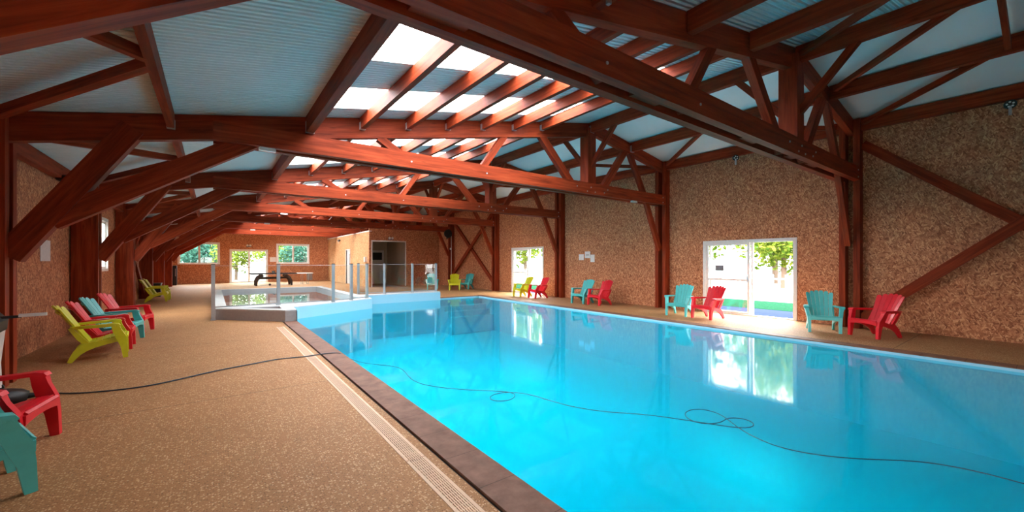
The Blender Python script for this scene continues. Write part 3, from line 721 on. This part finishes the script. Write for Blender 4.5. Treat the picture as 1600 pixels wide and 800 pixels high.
chair(10.84, 10.55, (-0.97, -0.1), 'turquoise', 'turquoise slatted garden chair under the wall notices, left of a red one', GR)
chair(10.88, 9.80, (-1.0, 0.05), 'red', 'red slatted garden chair on the right wall, beside the turquoise one under the notices', GR)
chair(10.86, 14.28, (-0.99, 0.05), 'lime', 'lime yellow garden chair in front of the farther glass door', GR)
chair(10.92, 13.3, (-1.0, 0.12), 'red', 'red garden chair in front of the farther glass door', GR)
chair(9.85, 20.75, (-0.35, -0.94), 'turquoise', 'turquoise garden chair seen through the end of the glass fence', GF)
chair(10.55, 19.5, (-0.5, -0.87), 'lime', 'lime yellow garden chair at far pool end between two turquoise ones', GF)
chair(11.3, 19.75, (-0.85, -0.5), 'turquoise', 'turquoise garden chair at far pool end, under the crossed timbers', GF)
chair(-1.09, 4.36, (0.92, 0.38), 'turquoise', 'turquoise garden chair cut off by the bottom left photo edge', GL)
chair(-1.17, 5.08, (0.99, -0.14), 'red', 'red garden chair cut off by the left edge, beside the black bag', GL)
chair(-1.17, 9.28, (0.99, 0.105), 'lime', 'lime yellow garden chair at the near end of the left row of four', GL)
chair(-1.19, 10.06, (1.0, 0.03), 'red', 'red garden chair between lime and turquoise chairs in the left row', GL)
chair(-1.20, 10.86, (0.98, -0.15), 'turquoise', 'turquoise garden chair between two red ones in the left row', GL)
chair(-1.17, 12.08, (0.97, -0.20), 'red', 'red garden chair at the far end of the left row of four', GL)
chair(-1.46, 20.9, (1.0, 0.0), 'lime', 'lime yellow garden chair far left, nearer of the two by the dark posts', GL)
chair(-1.44, 21.75, (1.0, 0.0), 'lime', 'lime yellow garden chair far left, farther of the two by the dark posts', GL)

# ------------------------------------------------------------------ cleaner cable on the deck and floating on the water
def tube(name, pts, r, mat, thick):
    cu = bpy.data.curves.new(name, 'CURVE'); cu.dimensions = '3D'; cu.bevel_depth = r; cu.bevel_resolution = 2; cu.use_fill_caps = True
    s = cu.splines.new('NURBS'); s.points.add(len(pts) - 1); s.use_endpoint_u = True; s.order_u = 4; s.resolution_u = 6
    for k, p in enumerate(pts): s.points[k].co = (*p, 1); s.points[k].radius = 1.0 if k < thick else 0.5
    t = bpy.data.objects.new(name + '_path', cu); COL.objects.link(t)
    bpy.context.view_layer.update()
    me = bpy.data.meshes.new_from_object(t.evaluated_get(bpy.context.evaluated_depsgraph_get())); bpy.data.objects.remove(t)
    me.name = name; me.materials.clear(); me.materials.append(M[mat])
    o = bpy.data.objects.new(name, me); COL.objects.link(o)
    for p in me.polygons: p.use_smooth = True
    return o
deckp = [(-1.62, 7.08), (-1.55, 7.04), (-1.33, 6.81), (-0.95, 6.70), (-0.56, 6.67), (-0.02, 7.07), (0.52, 7.2), (0.79, 7.35), (1.14, 7.25), (1.28, 7.26), (1.5, 7.30), (1.66, 7.25)]
wat = [(1.80, 7.05), (1.87, 6.6), (2.02, 6.32), (2.28, 6.02), (2.25, 5.61), (2.13, 5.13), (2.27, 4.71), (2.66, 4.26), (2.92, 4.05), (2.95, 3.87), (2.75, 3.73), (2.56, 3.86), (2.64, 4.04), (2.89, 4.06), (3.1, 3.79), (3.12, 3.34), (3.32, 2.88), (3.63, 2.6), (3.81, 2.29), (3.95, 2.02), (4.09, 1.77), (4.28, 1.74), (4.38, 1.88), (4.26, 2.02), (4.09, 1.98), (3.93, 2.03), (3.84, 2.16), (3.97, 2.36), (4.26, 2.36), (4.31, 2.15), (4.21, 1.99), (4.04, 1.80), (3.91, 1.5), (3.97, 1.24), (4.2, 0.95), (4.55, 0.68), (4.68, 0.44), (4.71, 0.2), (4.69, -0.1), (4.6, -0.6), (4.5, -1.2)]
pts = [(x, y, 0.0125) for x, y in deckp] + [(1.72, 7.18, 0.012), (1.77, 7.12, -0.02)] + [(x, y, -0.052) for x, y in wat]
tag(tube('cleaner_cable', pts, 0.0085, 'cable', len(deckp)), 'thin dark cable snaking over the deck and floating in loops on the pool', 'cable')

# black bag and cleaner trolley at the left edge
bm = bmesh.new()
sweep(bm, [(-0.34, 0, 0.05, 0.12, 0.04), (-0.30, 0, 0.07, 0.17, 0.065), (-0.1, 0.01, 0.075, 0.19, 0.075), (0.12, 0, 0.07, 0.18, 0.068), (0.26, 0, 0.06, 0.14, 0.055), (0.32, 0, 0.045, 0.08, 0.04)])
bg_ = empty('bag', (-1.98, 6.8, 0.0), 0.2); tag(bg_, 'low black bag lying behind the red chair at the left edge', 'bag')
link('body', bev(bm, 0.025, 2), 'black', bg_, True)
bm = bmesh.new()
for s in (-1, 1): sweep(bm, [(-0.15, s * 0.06, 0.145, 0.012, 0.005), (-0.05, s * 0.09, 0.185, 0.012, 0.005), (0.08, s * 0.09, 0.18, 0.012, 0.005), (0.16, s * 0.06, 0.135, 0.012, 0.005)])
link('handle', bm, 'dark', bg_)
bm = cy((0.30, 0, 0.05), (0.42, 0.0, 0.045), 0.035, 0.02, 10); link('plug', bm, 'black', bg_)
tr = empty('cleaner_trolley', (-2.13, 7.3, 0), 0.1); tag(tr, 'white and black cleaner trolley against the left post, cut by the photo edge', 'trolley')
bm = bmesh.new(); sweep(bm, [(0, 0, 0.06, 0.17, 0.13), (0, 0, 0.35, 0.16, 0.12), (0, 0, 0.74, 0.19, 0.15)]); link('body', bev(bm, 0.015, 2), 'white', tr)
bm = bmesh.new(); sweep(bm, [(0, 0, 0.74, 0.2, 0.16), (0, 0, 0.86, 0.21, 0.17), (0, 0, 0.98, 0.12, 0.10)]); link('motor_unit', bev(bm, 0.02, 2), 'black', tr)
link('handle', bev(bx(0.1, 0.30, -0.02, 0.02, 0.885, 0.915), 0.008), 'dark', tr); link('grip', bev(bx(0.28, 0.50, -0.03, 0.03, 0.895, 0.93), 0.01), 'white', tr)
for s in (-1, 1):
    for t_ in (-0.15, 0.15): link('wheel', cy((s * 0.1, t_ - 0.02, 0.05), (s * 0.1, t_ + 0.02, 0.05), 0.05), 'black', tr)

# ------------------------------------------------------------------ spotlights, fittings, notices
def spot(loc, d, label):
    e = empty('spotlight', loc); tag(e, label, 'spotlight', 'black spotlights up at the roof edge')
    d = Vector(d).normalized()
    link('housing', cy(-d * 0.16, d * 0.02, 0.06, 0.085, 16), 'black', e, False)
    bm = bmesh.new(); cyl(bm, d * 0.018, d * 0.024, 0.072, n=16); link('face', bm, 'dark', e)
    u = d.orthogonal().normalized(); v = d.cross(u); bm = bmesh.new()
    for k in range(5):
        a = 2 * math.pi * k / 5; c = d * 0.024 + (u * math.cos(a) + v * math.sin(a)) * 0.042
        cyl(bm, c, c + d * 0.006, 0.017, n=8)
    o = link('lamp_lens', bm, 'lens', e); o['label'] = 'ring of small pale lenses'
    link('bracket', bx(-0.02, 0.02, -0.02, 0.02, -0.2, -0.03), 'galv', e)
spot((12.0, 5.45, 4.52), (-0.8, -0.6, -0.2), 'black spotlight under the right roof edge above the big glass door')
spot((12.0, 0.51, 4.5), (-1, -0.1, -0.2), 'black spotlight at the top right corner of the photo')
spot((-2.22, 11.2, 3.12), (1, -0.5, -0.2), 'black spotlight at the top of the left wall')
spot((RX - 0.2, 31.6, 3.1), (-1, -0.7, -0.3), 'black spotlight on the pale side wall of the corner room')
spot((3.15, 2.64, 4.30), (-0.1, -1, -0.3), 'black spotlight on the nearest truss at the top photo edge')
def batten(x, y, label):
    e = empty('light_fitting', (x, y - 0.14, 3.43)); tag(e, label, 'light fitting', 'small white fittings under the tie beams')
    link('base', bev(bx(-0.11, 0.11, -0.035, 0.035, -0.015, 0.0), 0.003), 'white', e); link('diffuser', bev(bx(-0.12, 0.12, -0.04, 0.04, -0.055, -0.015), 0.012, 2), 'lens', e)
batten(0.72, 7.9, 'small white light fitting under the second truss, left of the skylight')
batten(10.44, 7.9, 'small white light fitting under the right end of the second truss')
batten(2.2, 17.9, 'small white light fitting under the fourth truss'); batten(2.1, 22.9, 'small white light fitting under the fifth truss'); batten(1.85, 27.9, 'small white light fitting under the sixth truss')
def sheet(y0, y1, z0, z1, label, bars):
    o = link('notice', bx(12.288, 12.298, y0, y1, z0, z1), 'paper'); tag(o, label, 'notice', 'sheets pinned on the right wall')
    if bars:
        bm = bmesh.new(); n = 3
        for k in range(n):
            a = y0 + (y1 - y0) * (0.25 + 0.19 * k); box(bm, 12.285, 12.288, a, a + (y1 - y0) * 0.13, z0 + (z1 - z0) * 0.40, z0 + (z1 - z0) * 0.55)
        link('print', bm, 'ink', o)
sheet(11.60, 11.88, 1.62, 1.86, 'pale notice sheet on the right wall, left of three', False)
sheet(11.25, 11.54, 1.70, 1.97, 'white notice with dark print on the right wall, middle of three', True)
sheet(11.02, 11.24, 1.54, 1.84, 'white notice sheet on the right wall, right of three', False)
o = link('notice', bx(XL + 0.002, XL + 0.012, 10.86, 11.4, 1.56, 1.95), 'paper'); tag(o, 'pale sheet on the left wall near the first post', 'notice')
o = link('notice', bx(3.5, 3.92, YF - 0.012, YF - 0.002, 1.55, 1.9), 'paper'); tag(o, 'small white sign on the far wall between door and window', 'notice')
def twin(loc, label, r):
    e = empty('emergency_light', loc, r); tag(e, label, 'emergency light', 'white twin-headed emergency lights')
    link('base', bev(bx(-0.16, 0.16, -0.05, -0.002, -0.06, 0.03), 0.006), 'ink', e)
    for s in (-1, 1): link('lamp_head', cy((s * 0.09, -0.03, 0.06), (s * 0.09, -0.12, 0.05), 0.055, 0.075, 14), 'lens', e)
twin((2.15, YF, 2.72), 'twin-headed emergency light above the far glass door', 0); twin((8.95, RY, 2.98), 'twin-headed emergency light above the open doorway', 0)
o = empty('dispenser', (RX - 0.002, 25.5, 1.55)); tag(o, 'white box dispenser on the pale side wall near its corner', 'dispenser')
link('body', bev(bx(-0.12, 0, -0.14, 0.14, 0.0, 0.3), 0.02, 2), 'white', o); link('nozzle', bx(-0.09, -0.03, -0.03, 0.03, -0.03, 0.0), 'grey', o)
o = empty('loudspeaker', (11.75, 22.68, 3.3)); tag(o, 'round black loudspeaker on the post in the far right corner', 'loudspeaker')
link('housing', cy((0, 0, 0), (0, -0.16, 0), 0.22, 0.27, 24), 'black', o); link('grille', cy((0, -0.161, 0), (0, -0.175, 0), 0.24, 0.235, 24), 'dark', o)
link('bracket', bx(-0.03, 0.03, -0.02, 0.02, -0.35, 0.0), 'black', o)
o = empty('conduit', (12.05, 22.66, 0)); tag(o, 'thin white pipe running up the post in the far right corner', 'pipe')
link('pipe', cy((0, 0, 0), (0, 0, 3.3), 0.014, n=8), 'white', o); link('junction_box', bev(bx(-0.1, -0.02, -0.05, 0.02, 2.3, 2.42), 0.008), 'white', o)

# far end: table tennis table, side table, cabinet, crate
e = empty('table_tennis_table', (3.2, 30.8, 0)); tag(e, 'dark table tennis table with angled legs at the far end', 'table')
link('tabletop', bev(bx(-1.3, 1.3, -0.76, 0.76, 0.76, 0.80), 0.006), 'table_blue', e)
link('edge_band', bx(-1.28, 1.28, -0.74, 0.74, 0.735, 0.76), 'alu', e)
for sx in (-1, 1):
    for sy in (-1, 1):
        bm = bmesh.new(); sweep(bm, [(sx * 0.62, sy * 0.5, 0.70, 0.04, 0.09), (sx * 0.86, sy * 0.5, 0.52, 0.04, 0.09), (sx * 0.98, sy * 0.5, 0.3, 0.04, 0.07), (sx * 1.0, sy * 0.5, 0.0, 0.04, 0.05)]); link('leg', bm, 'dark', e)
link('crossbar', bx(-0.9, 0.9, -0.04, 0.04, 0.42, 0.56), 'dark', e)
for s in (-1, 1): link('wheel', cy((s * 0.25, -0.5, 0.07), (s * 0.25, -0.44, 0.07), 0.07), 'black', e)
link('net', bx(-0.008, 0.008, -0.8, 0.8, 0.79, 0.94), 'dark', e)
e = empty('side_table', (5.05, 31.2, 0)); tag(e, 'narrow white table with a dark end panel beside the table tennis table', 'table')
link('tabletop', bev(bx(-0.5, 0.55, -0.4, 0.4, 0.74, 0.78), 0.005), 'white', e); link('end_panel', bx(0.28, 0.52, -0.3, 0.3, 0.28, 0.74), 'grey', e)
for sx in (-0.1, 0.25):
    for sy in (-0.35, 0.35): link('leg', cy((sx, sy, 0), (sx, sy, 0.74), 0.014, n=8), 'alu', e)
e = empty('cabinet', (-2.14, 34.6, 0)); tag(e, 'tall black cabinet standing in the far left corner', 'cabinet')
link('body', bev(bx(-0.32, 0.22, -0.3, 0.3, 0.06, 1.3), 0.01), 'black', e); link('door', bev(bx(-0.31, 0.21, -0.325, -0.302, 0.08, 1.28), 0.006), 'black', e)
link('plinth', bx(-0.3, 0.2, -0.28, 0.28, 0, 0.06), 'dark', e); link('handle', bx(0.15, 0.18, -0.35, -0.325, 0.6, 1.1), 'galv', e)
e = empty('crate', (-2.15, 23.9, 0)); tag(e, 'black plastic crate on the floor behind the far lime chairs', 'crate')
bm = bmesh.new(); box(bm, -0.28, 0.28, -0.3, 0.3, 0, 0.03)
for a in ((-0.28, -0.25, -0.3, 0.3, 0.03, 0.55), (0.25, 0.28, -0.3, 0.3, 0.03, 0.55), (-0.25, 0.25, -0.3, -0.27, 0.03, 0.55), (-0.25, 0.25, 0.27, 0.3, 0.03, 0.55)): box(bm, *a)
link('body', bm, 'black', e); link('lid', bev(bx(-0.3, 0.3, -0.32, 0.32, 0.55, 0.6), 0.008), 'black', e)

# ------------------------------------------------------------------ outdoors
struct(link('ground_patio', bx(XR + 0.15, 14.6, -25, 60, -0.14, -0.02), 'patio'), 'bluish slab outside the sliding doors')
struct(link('ground_lawn', bx(14.6, 17.6, -25, 60, -0.14, -0.015), 'grass'), 'strip of green lawn outside the sliding doors')
struct(link('ground_gravel', bx(17.6, 90, -60, 120, -0.16, -0.02), 'gravel'), 'pale gravel beyond the lawn')
struct(link('ground_far', bx(-60, 14.6, YF + 0.15, 120, -0.14, -0.02), 'gravel')); struct(link('ground_side', bx(-60, XL - 0.15, -60, YF + 0.15, -0.14, -0.02), 'grass'))
def tree_proto(seed, h, w, leafm):
    rnd = random.Random(seed); bm = bmesh.new()
    for _ in range(4200):
        while True:
            p = Vector((rnd.uniform(-1, 1), rnd.uniform(-1, 1), rnd.uniform(-1, 1)))
            if 0.25 < p.length < 1: break
        lob = 1 + 0.25 * math.sin(5 * p.x + 3 * p.z + seed) * math.cos(4 * p.y)
        c = Vector((p.x * w * lob, p.y * w * lob, h * 0.60 + p.z * h * 0.42 * lob))
        a = Vector((rnd.gauss(0, 1), rnd.gauss(0, 1), rnd.gauss(0, 1))).normalized(); b = a.orthogonal().normalized(); s = rnd.uniform(0.09, 0.2)
        bm.faces.new([bm.verts.new(c + q) for q in (a * s, b * s * 0.6, -a * s, -b * s * 0.6)])
    bt = bmesh.new(); cyl(bt, (0, 0, -0.1), (0.05, 0, h * 0.35), 0.16, 0.12, 10); cyl(bt, (0.05, 0, h * 0.33), (0.4, 0.2, h * 0.7), 0.1, 0.05, 8); cyl(bt, (0.05, 0, h * 0.33), (-0.35, -0.1, h * 0.75), 0.09, 0.04, 8)
    e = empty('tree'); link('foliage', bm, leafm, e); link('trunk', bt, 'bark', e); return e
T1 = tree_proto(3, 6.0, 2.4, 'leaf'); T2 = tree_proto(8, 5.0, 2.3, 'leaf2'); tu = {T1.name: False, T2.name: False}
def tree(src, x, y, s, rz, label, grp):
    kids = [o for o in bpy.data.objects if o.parent == src]
    if not tu[src.name]: r = src; tu[src.name] = True
    else:
        r = src.copy(); COL.objects.link(r)
        for c in kids: q = c.copy(); COL.objects.link(q); q.parent = r
    r.location = (x, y, 0); r.scale = (s, s, s); r.rotation_euler = (0, 0, rz); tag(r, label, 'tree', grp)
for k, (x, y, s) in enumerate(((26, 9.2, 1.0), (26.5, 15.6, 1.1), (33, 12.2, 1.35), (34, 21.5, 1.4), (35, 4.2, 1.3))):
    tree(T1, x, y, s, k * 1.3, 'yellow green leafy tree outside the big sliding door', 'trees outside the big sliding door')
for k, (x, y, s) in enumerate(((26, 26.0, 1.1), (29, 36.5, 1.4))):
    tree(T1, x, y, s, 0.6 + k * 1.7, 'leafy tree outside the farther sliding door', 'trees outside the farther sliding door')
for k, (x, y, s) in enumerate(((-3.6, 43, 0.85), (-1.0, 48.5, 0.9))):
    tree(T2, x, y, s, k * 2.1, 'bluish green tree outside the left far window', 'trees outside the left far window')
for k, (x, y, s) in enumerate(((1.6, 42.5, 0.75), (5.4, 46.5, 0.85))):
    tree(T1, x, y, s, k * 2.1 + 0.4, 'leafy tree outside the far glass door', 'trees outside the far glass door')
for k, (x, y, s) in enumerate(((6.6, 41.5, 0.75), (10.6, 46, 0.95))):
    tree(T2, x, y, s, k * 2.1 + 1, 'bluish green tree outside the right far window', 'trees outside the right far window')
tree(T2, -6.5, 20.5, 1.0, 0.3, 'tree outside the left wall window', 'trees outside the left wall')
e = empty('garden_fence', (21.0, 14, 0)); tag(e, 'low pale picket fence beyond the lawn', 'fence')
bm = bmesh.new()
for k in range(110): box(bm, -0.012, 0.012, -14 + k * 0.28, -14 + k * 0.28 + 0.09, 0.03, 0.95)
o = link('pickets', bm, 'white', e); o['kind'] = 'stuff'
link('rail', bx(0.012, 0.05, -14, 16.8, 0.25, 0.32), 'white', e); link('rail', bx(0.012, 0.05, -14, 16.8, 0.72, 0.79), 'white', e)
